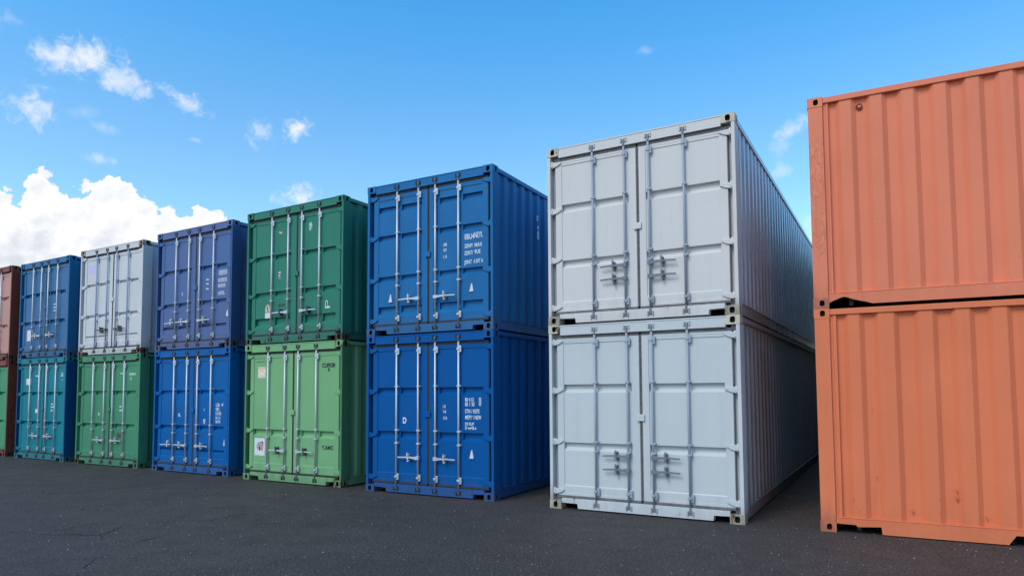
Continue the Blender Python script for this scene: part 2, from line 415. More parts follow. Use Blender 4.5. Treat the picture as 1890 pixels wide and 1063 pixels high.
    mb = MB(); mb.box(CW+.001, Wd-CW-.001, L-.10, L-.012, .02, .166, .004); mb.box(CW+.001, Wd-CW-.001, L-.10, L-.010, H-.08, H-.012, .004)
    mb.build('end_rails', body, root)
    mb = MB(); mb.box(.088, Wd-.088, .136, L-.10, .135, .160, 0)
    yy = .35
    while yy < L-.3: mb.box(.088, Wd-.088, yy, yy+.045, .030, .134, 0); yy += .33
    mb.build('underframe', M_UNDER, root)
    if k.get('no_detail_door'): doors_simple = True
    # ---- doors
    mid = Wd*k.get('seam', .5)
    bars = [Wd*f for f in k.get('bars', (.257, .434, .570, .748))]
    zb_, zt_ = .188, H-.190
    grooves = k.get('grooves', ((1.735, 1.62), (.975, .865)))
    for di in (0, 1):
        xa, xb = (.112, mid-.018) if di == 0 else (mid+.018, Wd-.112)
        st_o = .10; st_i = max(.07, abs((bars[1] if di == 0 else bars[2]) - mid) - .07)
        pa, pb = (xa+st_o, xb-st_i) if di == 0 else (xa+st_i, xb-st_o)
        mb = MB()
        # pressed panel: profile in (y,z) pushed along x
        pr = [(Y_PAN+.058, zt_-.01), (Y_STILE+.001, zt_-.01), (Y_STILE+.001, H-.262), (Y_PAN, H-.272)]
        for (gt, gb) in sorted(grooves, reverse=True):
            dgr = .050
            sl = min(.045, (gt-gb)*.42); su = .003
            pr += [(Y_PAN, gt), (Y_PAN+dgr, gt-su), (Y_PAN+dgr, gb+sl), (Y_PAN, gb)]
        pr += [(Y_PAN, .335), (Y_STILE+.001, .322), (Y_STILE+.001, zb_+.01), (Y_PAN+.058, zb_+.01)]
        mb.prism(pr, 'x', pa, pb)
        d = mb.build('door', door_m, root)
        mb = MB()
        mb.box(xa, pa+.001, Y_STILE, Y_PAN+.042, zb_, zt_, .005); mb.box(pb-.001, xb, Y_STILE, Y_PAN+.042, zb_, zt_, .005)
        mb.box(pa+.002, pb-.002, Y_STILE-.0015, Y_PAN+.043, zt_-.04, zt_, .004); mb.box(pa+.002, pb-.002, Y_STILE-.0015, Y_PAN+.043, zb_, zb_+.04, .004)
        mb.build('door_frame', door_m, d)
        # rubber seal round the leaf
        mb = MB()
        mb.box(xa-.004, xb+.004, Y_STILE-.010, Y_STILE+.016, zt_-.002, zt_+.015, .003); mb.box(xa-.004, xb+.004, Y_STILE-.006, Y_STILE+.016, zt_+.0155, zt_+.035, .003)
        mb.box(xa-.004, xb+.004, Y_STILE-.006, Y_STILE+.016, zb_-.030, zb_+.002, .003)
        if di == 0:
            mb.box(xa-.012, xa+.003, Y_STILE+.012, Y_STILE+.050, zb_, zt_, .002); mb.box(xb-.002, xb+.0165, Y_STILE-.004, Y_STILE+.050, zb_, zt_, .003)
        else:
            mb.box(xb-.003, xb+.012, Y_STILE+.012, Y_STILE+.050, zb_, zt_, .002); mb.box(xa-.0165, xa+.002, Y_STILE-.001, Y_STILE+.050, zb_, zt_, .003)
        mb.build('door_seal', gas_m, d)
        # hinges
        s_ = 1 if di == 0 else -1; hx = 0 if di == 0 else Wd
        for hz in k.get('hinges', (.245, .935, 1.655, 2.345)):
            mb = MB()
            pl = [(hx+s_*.030, hz+.040), (hx+s_*.200, hz+.034), (hx+s_*.212, hz+.022), (hx+s_*.208, hz+.006), (hx+s_*.150, hz-.026), (hx+s_*.095, hz-.040), (hx+s_*.030, hz-.040)]
            if di == 1: pl.reverse()
            mb.prism(pl, 'y', Y_STILE-.020, Y_STILE-.002, .004)
            mb.tube((hx+s_*.068, Y_STILE-.012, hz-.052), (hx+s_*.068, Y_STILE-.012, hz+.052), .013, 10)
            mb.box(*sorted((hx+s_*.046, hx+s_*.072)), Y_STILE-.030, Y_STILE+.070, hz-.034, hz+.034, .003)
            mb.build('hinge', door_m, d)
        # locking gear
        bi_dark = True
        for bi in ((0, 1) if di == 0 else (2, 3)):
            bx = bars[bi]
            lo, hi = .088, H-.082
            mb = MB(); mb.tube((bx, Y_BAR, lo), (bx, Y_BAR, hi), .0165, 12); mb.build('locking_bar', bar_m, d)
            for (cz, dz) in ((lo, 1), (hi, -1)):
                mb = MB()
                mb.box(bx-.026, bx+.026, Y_BAR-.022, Y_BAR+.020, cz-.020, cz+.020, .006)
                mb.prism([(bx-.018, cz), (bx+.018, cz), (bx+.010, cz+dz*.075), (bx-.010, cz+dz*.075)], 'y', Y_BAR-.024, Y_BAR+.016, .003)
                mb.build('cam_lock', k.get('cam_m', M_DULL if bi_dark else bar_m), d)
                mb = MB(); q0, q1 = sorted((cz+dz*.022, cz-dz*.030))
                mb.box(bx-.044, bx-.028, Y_BAR-.026, .013, q0-.006, q1+.006, .003); mb.box(bx+.028, bx+.044, Y_BAR-.026, .013, q0-.006, q1+.006, .003); mb.box(bx-.030, bx+.030, .0045, .0090, q0+.004, q1-.004, .001)
                mb.build('cam_keeper', k.get('keeper_m', body), d)
            for gz in (zb_+.085, zt_-.085):
                mb = MB(); mb.box(bx-.004, bx+.052, Y_BAR-.008, Y_BAR+.010, gz-.052, gz+.052, .006)
                mb.box(bx-.026, bx+.026, Y_BAR-.021, Y_BAR+.026, gz-.018, gz+.018, .006)
                mb.box(bx+.030, bx+.046, Y_BAR+.008, Y_STILE+.002, gz-.040, gz+.040, .003)
                mb.build('bar_guide', fit_m, d)
            gzs = [g[0]+.018 for g in grooves if .6 < g[0] < 1.9] + [.82]
            for gz in gzs:
                mb = MB(); mb.box(bx-.024, bx+.038, Y_BAR-.020, Y_BAR+.016, gz-.013, gz+.013, .005)
                mb.box(bx+.018, bx+.036, Y_BAR+.010, Y_PAN+.004, gz-.016, gz+.016, .003)
                mb.build('bar_bracket', fit_m, d)
            for (gt, gb) in grooves:
                if k.get('stiff', True) and pa+.06 < bx+.035 < pb-.03:
                    mb = MB(); mb.prism([(Y_PAN+.004, gt-.004), (Y_PAN+.052, gt-.004), (Y_PAN+.052, gb+.006), (Y_PAN+.004, gb+.004)], 'x', bx+.014, bx+.060, 0)
                    mb.build('groove_stiffener', door_m, d)
        # handles
        for hz in k.get('handles', (.588,)):
            bx = bars[1] if di == 0 else bars[2]; s2 = -1 if di == 0 else 1
            ln = k.get('hlen', .395); hy = Y_BAR-.024
            mb = MB()
            pl = [(bx-s2*.024, hz-.030), (bx+s2*.030, hz-.030), (bx+s2*.075, hz-.014), (bx+s2*.19, hz-.004), (bx+s2*ln, hz-.012), (bx+s2*ln, hz+.010), (bx+s2*.19, hz+.018), (bx+s2*.075, hz+.014), (bx+s2*.024, hz+.026), (bx-s2*.024, hz+.026)]
            if s2 < 0: pl.reverse()
            mb.prism(pl, 'y', hy-.008, hy+.006, .003)
            mb.box(*sorted((bx-.026, bx+.026)), Y_BAR-.022, Y_BAR+.02, hz-.028, hz+.028, .005)
            mb.build('handle', k.get('hand_m', bar_m), d)
            cx_ = bx + s2*ln*.47
            mb = MB(); mb.box(cx_-.016, cx_+.016, hy-.018, Y_PAN+.002, hz-.030, hz+.034, .005)
            mb.tube((cx_, hy-.022, hz+.050), (cx_, Y_PAN, hz+.050), .017, 10); mb.box(cx_-.008, cx_+.008, hy-.024, hy-.012, hz+.03, hz+.085, .003)
            mb.tube((cx_+.004, hy-.014, hz-.050), (cx_+.004, Y_PAN, hz-.050), .015, 10)
            mb.box(cx_-.030, cx_+.030, hy-.002, Y_PAN+.002, hz-.014, hz+.014, .004)
            mb.build('handle_catch', k.get('catch_m', k.get('hand_m', bar_m)), d)
        if di == 1:
            mb = MB(); pz = k.get('plate_z', 1.29)
            mb.box(mid-.052, mid+.050, Y_STILE-.024, Y_STILE-.004, pz-.045, pz+.045, .007)
            mb.box(mid-.050, mid-.020, Y_STILE-.030, Y_STILE-.010, pz-.052, pz-.012, .006)
            mb.build('lock_cover', door_m, d)
        if 'extras' in k: k['extras'](di, d, Wd, H)
    return root

A = lambda d: math.radians(d)
cols = dict(
    white=srgb(204, 203, 201), blue1=srgb(22, 102, 158), blue0=srgb(0, 82, 148), green1=srgb(40, 118, 98), green0=srgb(114, 166, 118),
    s4u=srgb(80, 100, 146), s4l=srgb(0, 90, 156), s5u=srgb(196, 198, 200), s5l=srgb(62, 130, 98), s6u=srgb(18, 94, 142), s6l=srgb(8, 118, 132),
    s7u=srgb(184, 136, 126), s7l=srgb(62, 138, 100), brown=srgb(118, 60, 46), orange=srgb(222, 122, 86))

# ---- white forty-foot pair
wx = dict(mat='white', stiff=False, side_shade_col=srgb(168, 184, 198), siderough=.26, castcol=srgb(196, 188, 170), castrust=.34, cam_m=paint('dark_cam_paint', srgb(120, 126, 132), .5, rust=.1, seed=19), bars=(.264, .440, .570, .749), seam=.508, handles=(.768, .585), hlen=.36,
          grooves=((1.745, 1.625), (.93, .815)), gas_m=M_GASKET_GREY, bar_m=paint('grey_bar_paint', srgb(152, 162, 174), .4, rust=.04, dirt=.6, seed=8),
          hand_m=paint('grey_handle_paint', srgb(112, 120, 130), .4, rust=.1, dirt=.6, seed=22), keeper_m=paint('white_keeper', srgb(176, 184, 190), .5, seed=9, rust=.08), plate_z=1.29, corr=dict(pitch=.283, slope=.12, flat=.38, inn=.068), dirt=.24, grime=.12, fade=.03, rust=.0, postrust=.08, peel=0)
WX, WY, WA_, = .527, 9.669, A(-29.89)
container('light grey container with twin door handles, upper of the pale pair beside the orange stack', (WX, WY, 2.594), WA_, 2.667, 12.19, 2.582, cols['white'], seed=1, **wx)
wx['mat'] = 'pale_blue_white'; wx['side_shade_col'] = srgb(140, 150, 158); wx['siderough'] = .4; wx['rusty'] = ()  # lower long side darker still, the deeper shade mixed into its colour
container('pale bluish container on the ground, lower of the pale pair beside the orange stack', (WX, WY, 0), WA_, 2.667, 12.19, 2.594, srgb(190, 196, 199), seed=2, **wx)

# ---- blue pair
def blue_up(di, d, Wd, H):
    if di == 1:
        for t, x_, z_, s_, st in (('8BU4', 1.950, 1.452, .125, .62), ('NEYU', 2.130, 1.462, .125, .52), ('/', 2.315, 1.475, .125, .7),
                                 ('ZENP/', 1.950, 1.318, .088, .62), ('MAX', 2.135, 1.318, .088, .72), ('ZENT/', 1.950, 1.205, .088, .62), ('9UE', 2.135, 1.210, .088, .72),
                                 ('JENT', 1.950, 1.060, .088, .70), ('A RFT A', 2.120, 1.062, .088, .52)):
            lettering(d, t, x_, z_, s_, Y_PAN-.0015, M_WHITE_INK, st, .0012)
        for t, x_, z_ in (('.008', 1.540, 1.390), (':0.0', 1.545, 1.305), ('1.10', 1.540, 1.195)): lettering(d, t, x_, z_, .070, Y_PAN-.0015, M_WHITE_INK, .58, .001)
        triangle_vent(d, 2.085, .615, M_PAPER)
    else: triangle_vent(d, .475, .555, M_PAPER)
def blue_lo(di, d, Wd, H):
    if di == 1:
        for t, x_, z_, s_, st in (('80 4 51', 1.955, 1.500, .085, .62), ('80 1 50', 1.955, 1.428, .088, .62), ('II', 2.205, 1.435, .185, .5), ('I', 2.300, 1.445, .150, .5),
                                 ('STN / KEFS', 1.955, 1.320, .088, .60), ('MEPY \\ NEW', 1.955, 1.225, .088, .58), ('SY/ILP', 1.955, 1.130, .066, .90), ('D ew\\B.o', 1.955, 1.070, .066, .78)):
            lettering(d, t, x_, z_, s_, Y_PAN-.0015, M_WHITE_INK, st, .0012)
        for t, x_, z_ in (('/ 0', 1.535, 1.395), ("'nd", 1.535, 1.320), ('11A', 1.535, 1.215)): lettering(d, t, x_, z_, .072, Y_PAN-.0015, M_WHITE_INK, .66, .001)
        triangle_vent(d, 2.080, .620, M_PAPER)
    else: lettering(d, 'D', .735, 1.145, .130, Y_PAN-.0015, M_WHITE_INK, .8, .004)
bx_ = dict(bars=(.2527, .4285, .5630, .7415), keeper_m=paint('blue_keeper', srgb(20, 40, 62), .5, seed=9, rust=.1), seam=.501, dirt=.3)
BX, BY, BA_ = -2.476, 11.426, A(-28.86)
def side_marks(root, W_, H_):
    for (y_, z0, z1, w_) in ((1.52, 1.97, 2.06, .06), (1.56, 1.84, 1.90, .08), (1.56, 1.66, 1.81, .08), (1.80, 1.82, 1.90, .12)):
        mb = MB(); mb.box(W_-.0275-.036*(0), W_-.0262, y_, y_+w_, z0, z1, 0); mb.build('side_marking', M_WHITE_INK, root)
b_up = container('medium blue container with white lettering, upper one beside the large pale stack', (BX, BY, 2.600), BA_, 2.505, 6.058, 2.572, cols['blue1'], mat='steel_blue', seed=4,
          grooves=((2.19, 2.08), (1.70, 1.60), (.998, .90), (.485, .355)), handles=(.58,), extras=blue_up, fade=.12, spec=.18, castrust=.08, **bx_)
b_lo = container('strong blue container with a clear white letter D, on the ground beside the pale stack', (BX, BY, 0), BA_, 2.505, 6.058, 2.600, cols['blue0'], mat='strong_blue', seed=5,
          grooves=((1.725, 1.605), (1.012, .885)), handles=(.592,), extras=blue_lo, fade=.02, spec=.12, castrust=.05, **bx_)

# ---- green pair
def green_up(di, d, Wd, H):
    if di == 0:
        mb = MB(); mb.prism([(.495, .62), (.625, .62), (.625, .70), (.58, .765), (.54, .765), (.495, .70)], 'y', Y_PAN-.0012, Y_PAN+.0005); mb.build('sticker', plain('cream_vinyl', (.60, .50, .34), .5), d)
        mb = MB(); mb.box(.548, .572, Y_PAN-.0030, Y_PAN-.0010, .64, .74, 0); mb.build('sticker_print', M_BLACK_INK, d)
        sticker(d, .490, .632, .50, .605, Y_PAN, M_PAPER)
        sticker(d, .850, .915, 1.24, 1.37, Y_PAN, M_PAPER); sticker(d, .856, .909, 1.25, 1.345, Y_PAN-.002, plain('violet_print', (.04, .03, .16), .5), name='sticker_print')
        lettering(d, 'P', .862, 1.262, .085, Y_PAN-.0045, M_WHITE_INK, .8, .002)
        mb = MB(); mb.prism([(.84, 2.12), (.92, 2.09), (.94, 2.14), (.90, 2.13), (.85, 2.15)], 'y', Y_PAN-.0015, Y_PAN+.0005); mb.build('sticker', plain('torn_tan_label', (.60, .50, .36), .6), d)
        for t, x_, z_ in (('MT MY', .86, .70),): lettering(d, t, x_, z_, .085, Y_PAN-.0015, M_BLACK_INK, .65, .002)
    else:
        mb = MB(); mb.prism([(1.66, 2.07), (1.70, 2.06), (1.74, 2.14), (1.72, 2.22), (1.65, 2.20)], 'y', Y_PAN-.0015, Y_PAN+.0005); mb.build('sticker', plain('scraped_pale_green', (.34, .50, .42), .6), d)
        mb = MB(); mb.prism([(2.085, .59), (2.205, .59), (2.205, .62), (2.15, .63), (2.15, .73), (2.10, .73)], 'y', Y_PAN-.0015, Y_PAN+.0005); mb.build('sticker', M_PAPER, d)
        mb = MB(); mb.box(2.112, 2.138, Y_PAN-.004, Y_PAN-.001, .62, .71, 0); mb.build('sticker_print', M_BLACK_INK, d)
def green_lo(di, d, Wd, H):
    if di == 0:
        sticker(d, .262, .53, 2.245, 2.255, Y_PAN, M_BLACK_INK, name='label_frame_edge')
        sticker(d, .312, .540, 1.935, 2.155, Y_PAN, plain('cream_vinyl', (.60, .50, .34), .5)); sticker(d, .330, .528, 1.955, 2.10, Y_PAN-.002, plain('cream_panel', (.72, .64, .50), .5), name='sticker_print')
        sticker(d, .252, .540, .468, .795, Y_PAN, M_PAPER)
        mb = MB(); mb.prism([(.33, .58), (.46, .58), (.47, .70), (.44, .735), (.34, .71), (.31, .64)], 'y', Y_PAN-.0035, Y_PAN-.0012); mb.build('sticker_print', M_GREYINK, d)
        mb = MB(); mb.prism([(.43, .565), (.49, .575), (.50, .70), (.455, .735), (.43, .66)], 'y', Y_PAN-.0055, Y_PAN-.0036); mb.build('sticker_print', M_PINKINK, d)
        mb = MB(); mb.box(.385, .415, Y_PAN-.0060, Y_PAN-.0038, .565, .64, 0); mb.box(.462, .49, Y_PAN-.0070, Y_PAN-.0057, .70, .735, 0); mb.build('sticker_print', M_BLACK_INK, d)
    else:
        for t, x_, z_, s_, st in (('CUPKIM', 2.025, 2.105, .105, .86), ('h', 2.175, 2.035, .10, .9), ('Y,AMC', 2.045, .645, .095, .95)):
            lettering(d, t, x_, z_, s_, Y_PAN-.0015, M_BLACK_INK, st, .0045)
GX, GY, GA_ = -5.201, 13.087, A(-30.29)
container('dark green container with scraped stickers and rusty lower corner, on the light green one', (GX, GY, 2.581), GA_, 2.57, 6.058, 2.589, cols['green1'], mat='dark_green', seed=6, rusty={(0, 1, 0), (0, 0, 0)},
          bars=(.272, .446, .587, .764), seam=.530, grooves=((1.705, 1.60), (1.0, .89), (.50, .34)), handles=(.58,), hand_m=M_GALV, catch_m=M_DULL, extras=green_up, dirt=.45, doorrust=.06, rust=.05, castrust=.3, keeper_m=M_UNDER)
container('light green container with cream and white stickers and black letters, on the ground', (GX, GY, 0), GA_, 2.57, 6.058, 2.581, cols['green0'], mat='light_green', seed=7, rusty={(0, 1, 0), (1, 1, 0)}, postcol=srgb(74, 122, 84),
          bars=(.250, .429, .566, .747), seam=.509, grooves=((.967, .838),), handles=(.582,), catch_m=M_DULL, extras=green_lo, dirt=.25, castrust=.35, postrust=.22, keeper_m=M_UNDER)

# ---- violet-blue over bright blue
def extra_catch(d, x0, x1, cx_, hz):
    mb = MB(); mb.prism([(x0, hz-.016), (x1, hz-.004), (x1, hz+.018), (x0, hz+.006)], 'y', -.014, 0, .003); mb.build('handle', M_GALV, d)
    mb = MB(); mb.box(cx_-.014, cx_+.014, -.02, Y_PAN+.002, hz-.05, hz+.06, .004); mb.tube((cx_, -.012, hz+.07), (cx_, Y_PAN, hz+.07), .02, 10); mb.build('handle_catch', M_GALV, d)
def s4u(di, d, Wd, H):
    if di == 1:
        for x0, x1, z0, z1, sk in ((2.06, 2.36, 1.49, 1.60, .0), (2.05, 2.30, 1.345, 1.435, .0), (2.05, 2.30, 1.235, 1.315, .0)):
            mb = MB(); xx = x0; rr = random.Random(int(z0*1000))
            while xx < x1-.02:
                w_ = rr.uniform(.02, .05); mb.prism([(xx, z0+rr.uniform(0, .012)), (xx+w_, z0), (xx+w_+.006, z1), (xx+.004, z1-rr.uniform(0, .01))], 'y', Y_PAN-.0015, Y_PAN+.0005); xx += w_+rr.uniform(.006, .016)
            mb.build('marking', plain('worn_white_lettering', (.42, .45, .56), .6, var=.3, scale=30), d)
        lettering(d, 'I:NT/EL', 2.05, 1.085, .105, Y_PAN-.0015, M_WHITE_INK, .62, .001)
        for z_ in (1.44, 1.35, 1.245): sticker(d, 1.66, 1.745, z_-.012, z_+.012, Y_PAN, M_PAPER, -.006, 'marking')
        triangle_vent(d, 2.37, .63, M_PAPER)
    else:
        lettering(d, 'I', .845, 1.17, .10, Y_PAN-.0015, M_WHITE_INK, 1.0, .003); extra_catch(d, .33, .66, .555, .585)
def s4l(di, d, Wd, H):
    if di == 1:
        for t, x_, z_, s_, st in (('LZB', 2.055, 1.385, .09, .75), ('.a8', 2.22, 1.40, .08, .7), ('ISRI', 2.055, 1.30, .09, .75), ('LIUS', 2.055, 1.215, .095, .9), ('N1:2', 2.055, 1.13, .08, .9), ('BLIN', 2.055, 1.055, .08, .85)):
            lettering(d, t, x_, z_, s_, Y_PAN-.0015, M_WHITE_INK, st, .001)
        for t, z_ in (('.Y', 1.29), ('I8B', 1.08), ('IIB', 1.03)): lettering(d, t, 1.66, z_, .065, Y_PAN-.0015, M_WHITE_INK, .8, .001)
        triangle_vent(d, 2.35, .60, M_GALV, w=.06)
    else:
        lettering(d, 'D.', .82, 1.17, .09, Y_PAN-.0015, M_WHITE_INK, .9, .003); extra_catch(d, .285, .66, .54, .57)
PX, PY, PA_ = -7.837, 14.723, A(-30.29)
container('violet blue container with worn white markings, on top of a bright blue one', (PX, PY, 2.581), PA_, 2.547, 6.058, 2.588, cols['s4u'], mat='violet_blue', seed=10, rusty={(0, 1, 0)}, postcol=srgb(50, 82, 130), doorfade=srgb(66, 106, 154),
          bars=(.265, .440, .582, .760), seam=.523, grooves=((1.735, 1.63), (1.005, .90), (.505, .44)), handles=(.59,), extras=s4u, fade=.2, dirt=.4, doorrust=.06, castrust=.15, postrust=.14, keeper_m=M_UNDER)
container('bright blue container on the ground between the light green and the mid green ones', (PX, PY, 0), PA_, 2.547, 6.058, 2.581, cols['s4l'], mat='bright_blue', seed=11,
          bars=(.271, .445, .584, .758), seam=.523, grooves=((1.722, 1.622), (.985, .88), (.505, .455)), handles=(.572,), extras=s4l, spec=.12, dirt=.35, castrust=.08, postrust=.06, keeper_m=M_UNDER)

# ---- off-white over green
def s5u(di, d, Wd, H):
    if di == 0:
        mb = MB(); mb.prism([(.255, 2.02), (.40, 1.99), (.52, 2.00), (.545, 2.17), (.44, 2.18), (.40, 2.15), (.30, 2.20), (.256, 2.20)], 'y', Y_PAN-.0015, Y_PAN+.0005); mb.build('sticker', plain('lavender_label', (.52, .50, .78), .6, var=.12), d)
def s5l(di, d, Wd, H):
    if di == 1:
        lettering(d, 'ESNM-A', 2.07, 2.07, .09, Y_PAN-.0015, M_WHITE_INK, .75, .001); lettering(d, 'F2', 2.09, 1.965, .09, Y_PAN-.0015, M_WHITE_INK, .8, .001)
        for x_, z_, w_ in ((1.71, 2.12, .11), (1.70, 1.36, .10), (1.70, 1.275, .15)): sticker(d, x_, x_+w_, z_-.015, z_+.015, Y_PAN, plain('pale_green_mark', (.45, .62, .50), .6), .006, 'marking')
        sticker(d, 1.635, 1.80, .655, .755, Y_PAN, plain('dark_brown_mark', (.06, .05, .035), .7), name='marking')
    else:
        lettering(d, 'D', .855, 1.155, .085, Y_PAN-.0015, M_WHITE_INK, .9, .003)
QX, QY, QA_ = -10.534, 16.291, A(-29.71)
container('off white container with a lavender label, on top between violet blue and deep blue ones', (QX, QY, 2.568), QA_, 2.558, 6.058, 2.568, cols['s5u'], mat='off_white', seed=12, rusty={(0, 1, 0), (0, 0, 0), (1, 1, 0)},
          bars=(.267, .441, .589, .765), seam=.523, grooves=((1.725, 1.64), (.975, .875), (.47, .44)), handles=(.59,), bar_m=paint('pale_bar_paint', srgb(150, 166, 190), .45, rust=.06, seed=14), hand_m=M_DULL, castcol=srgb(170, 160, 148), extras=s5u, castrust=.4, dirt=.45, doorrust=.08, postrust=.15, keeper_m=M_DULL)
container('mid green container on the ground under the off white one, with dull marks', (QX, QY, 0), QA_, 2.558, 6.058, 2.568, cols['s5l'], mat='mid_green', seed=13, rusty={(0, 0, 0), (1, 0, 0)},
          bars=(.260, .444, .580, .754), seam=.520, grooves=((1.728, 1.615), (.968, .855)), handles=(.585,), extras=s5l, castrust=.2, dirt=.4, keeper_m=M_UNDER)

# ---- blue over teal
def s6u(di, d, Wd, H):
    if di == 0: sticker(d, .34, .63, .463, .745, Y_PAN, M_PAPER)
    else:
        for z_ in (1.345, 1.26, 1.18): sticker(d, 1.65, 1.75, z_-.014, z_+.014, Y_PAN, M_PAPER, .01, 'marking')
def s6l(di, d, Wd, H):
    if di == 0:
        sticker(d, .395, .64, 1.905, 2.065, Y_PAN, M_PAPER); sticker(d, .915, 1.06, 1.18, 1.28, Y_PAN, M_PAPER); sticker(d, .86, 1.03, 2.12, 2.145, Y_PAN, M_WHITE_INK, name='marking')
    else:
        lettering(d, 'EB', 2.15, 2.13, .09, Y_PAN-.0015, M_WHITE_INK, .8, .001); lettering(d, 's', 2.18, 1.99, .09, Y_PAN-.0015, M_WHITE_INK, .8, .001); sticker(d, 2.10, 2.39, 2.105, 2.12, Y_PAN, M_WHITE_INK, name='marking')
        for z_, w_ in ((1.40, .12), (1.325, .16), (1.235, .10)): sticker(d, 1.68, 1.68+w_, z_-.018, z_+.018, Y_PAN, plain('pale_teal_mark', (.35, .60, .62), .6), .02, 'marking')
SX, SY, SA_ = -13.144, 17.859, A(-30.51)
container('deep blue container with a white sticker at its lower left, on the teal one', (SX, SY, 2.596), SA_, 2.481, 6.058, 2.526, cols['s6u'], mat='deep_blue', seed=15, doorfade=srgb(56, 104, 150), fade=.25,
          bars=(.266, .437, .576, .759), seam=.515, grooves=((1.69, 1.59), (.96, .86)), handles=(.57,), hinges=(.245, .93, 1.64, 2.28), extras=s6u, spec=.2, rough=.36, castrust=.15, dirt=.4, keeper_m=M_UNDER)
container('teal container with two small white stickers, on the ground under the deep blue one', (SX, SY, 0), SA_, 2.481, 6.058, 2.596, cols['s6l'], mat='teal', seed=16, postcol=srgb(6, 70, 120),
          bars=(.268, .460, .603, .786), seam=.535, grooves=((1.715, 1.61), (.97, .865)), handles=(.60,), extras=s6l, spec=.14, castrust=.15, dirt=.35, keeper_m=M_UNDER)

# ---- brown over green, cut by the left edge
TX, TY, TA_ = -15.72, 19.36, A(-30.3)
container('faded pinkish brown container with brown corner post, upper at far left end', (TX, TY, 2.590), TA_, 2.5, 6.058, 2.57, cols['brown'], mat='faded_brown', seed=17, doorcol=cols['s7u'], castrust=.5, postrust=.35, handles=(.58,), dirt=.5, keeper_m=M_UNDER)
container('green container with reddish brown corner post, on the ground at far left end', (TX, TY, 0), TA_, 2.5, 6.058, 2.590, cols['brown'], mat='brown_green', seed=18, doorcol=cols['s7l'], postcol=cols['brown'], castrust=.4, postrust=.4, handles=(.58,), dirt=.5, keeper_m=M_UNDER)

# ---- orange pair, long side to the camera (door end away to the right)
OX, OY, OA_ = 3.596, 7.975, A(-27.14)
OL_ = 6.058
opos = lambda z_: (OX + OL_*math.cos(OA_), OY + OL_*math.sin(OA_), z_)
def custom_prof(darks, L, out=.026, inn=.070, first=.205, period=.315, sl=.052, flat=.11):
    """darks: distances from the left post of the slopes that turn inward-to-outward; photographed spacing, then regular"""
    d = list(darks)
    while d[-1] < L-.75: d.append(d[-1]+period)
    pts = [(out+.010, .170), (out+.010, .200), (out, .204)]
    for i, s0 in enumerate(d):
        prev = .25 if i == 0 else d[i-1]+sl+ (period*.40 if i else 0)
        gap_start = pts[-1][1]
        if i == 0:
            pts += [(out, s0-.075), (inn, s0-.072), (inn, s0)]
        else:
            width = s0-(d[i-1]+sl)           # room between two outward-turning slopes
            of = width*.44
            pts += [(out, d[i-1]+sl+of), (inn, d[i-1]+sl+of+.055), (inn, s0)]
        pts += [(out, s0+sl)]
    pts += [(out, L-.168)]
    return [(dd, L-yy) for dd, yy in reversed(pts)]
up_prof = custom_prof((.300, .622, .940, 1.255, 1.565, 1.870, 2.175), OL_)
lo_prof = custom_prof((.312, .625, 1.020, 1.370, 1.705, 2.04), OL_, period=.335)
mir = lambda pl: [(OL_-a, b) for a, b in reversed(pl)]
up_cut = [mir([(.171, .060), (.215, .085), (.300, .118), (.335, .125), (.375, .112), (.431, .088), (.560, .052), (.625, .030)])]
lo_cut = [mir([(1.800, .012), (1.868, .112), (2.30, .112), (2.302, .012)]), mir([(.171, .104), (.372, .100), (.390, .078), (.628, .096), (.636, .012)])]
def up_scars(root, wall, m, L, H):
    mb = MB()
    mb.tube((.058, L-.560, H-.185), (.048, L-.560, H-.185), .036, 14); mb.build('dented_boss', paint('rusty_boss', srgb(120, 50, 34), .7, rust=.5, seed=31), wall)
    mb = MB(); mb.box(.040, .060, L-.580, L-.545, H-.200, H-.172, .003); mb.build('boss_plug', m, wall)
def lo_scars(root, wall, m, L, H):
    rr = random.Random(5); mb = MB()
    for (yy, zz, s_) in ((1.36, .55, .009), (1.36, .47, .015), (.94, .30, .012), (1.20, .44, .008), (1.20, .29, .010), (.60, .66, .007), (.36, .38, .009), (1.52, .90, .008), (1.62, .28, .009), (.42, .26, .007)):
        d_ = .030 if True else 0
        mb.tube((.045, L-yy, zz), (.022, L-yy, zz), s_, 8)
    mb.build('weld_blobs', paint('worn_orange_blobs', srgb(190, 104, 76), .6, rust=.15, seed=33), wall)
ok = dict(round_hole=True, rough=.55, castrust=.05, postrust=.0, grime=.10, dirt=.30, fade=.10, handles=(.58,), seam=.5)
container('salmon orange container side with peeling post and bent lower rail, on the other orange one', opos(2.609), OA_ + math.pi/2, 2.438, OL_, 2.556, srgb(220, 126, 94), mat='salmon_orange', seed=20,
          side_prof=up_prof, rail_cut=up_cut, rail_z=.030, peel=.45, scars=up_scars, **ok)
container('orange container side with notched bottom rail, on the ground under the salmon one', opos(0), OA_ + math.pi/2, 2.438, OL_, 2.609, srgb(214, 118, 80), mat='plain_orange', seed=21,
          side_prof=lo_prof, rail_cut=lo_cut, rail_z=.012, scars=lo_scars, **ok)

# ---- unseen dark grey pair added behind the orange ones to keep the alley dark
BHX, BHY = OX + .12*math.cos(OA_) - 2.75*math.sin(OA_)*1, OY + .12*math.sin(OA_) + 2.75*math.cos(OA_)
for z_, H_, lb in ((0, 2.609, 'added unseen dark grey container blocking light, on the ground close behind the orange stack'), (2.609, 2.50, 'added unseen dark grey container blocking light, stacked upper behind the orange stack')):
    container(lb, (BHX, BHY, z_), OA_, 2.438, 12.19, H_, srgb(84, 80, 82), mat='dark_grey', seed=25, sillrust=.3, keeper_m=M_UNDER)

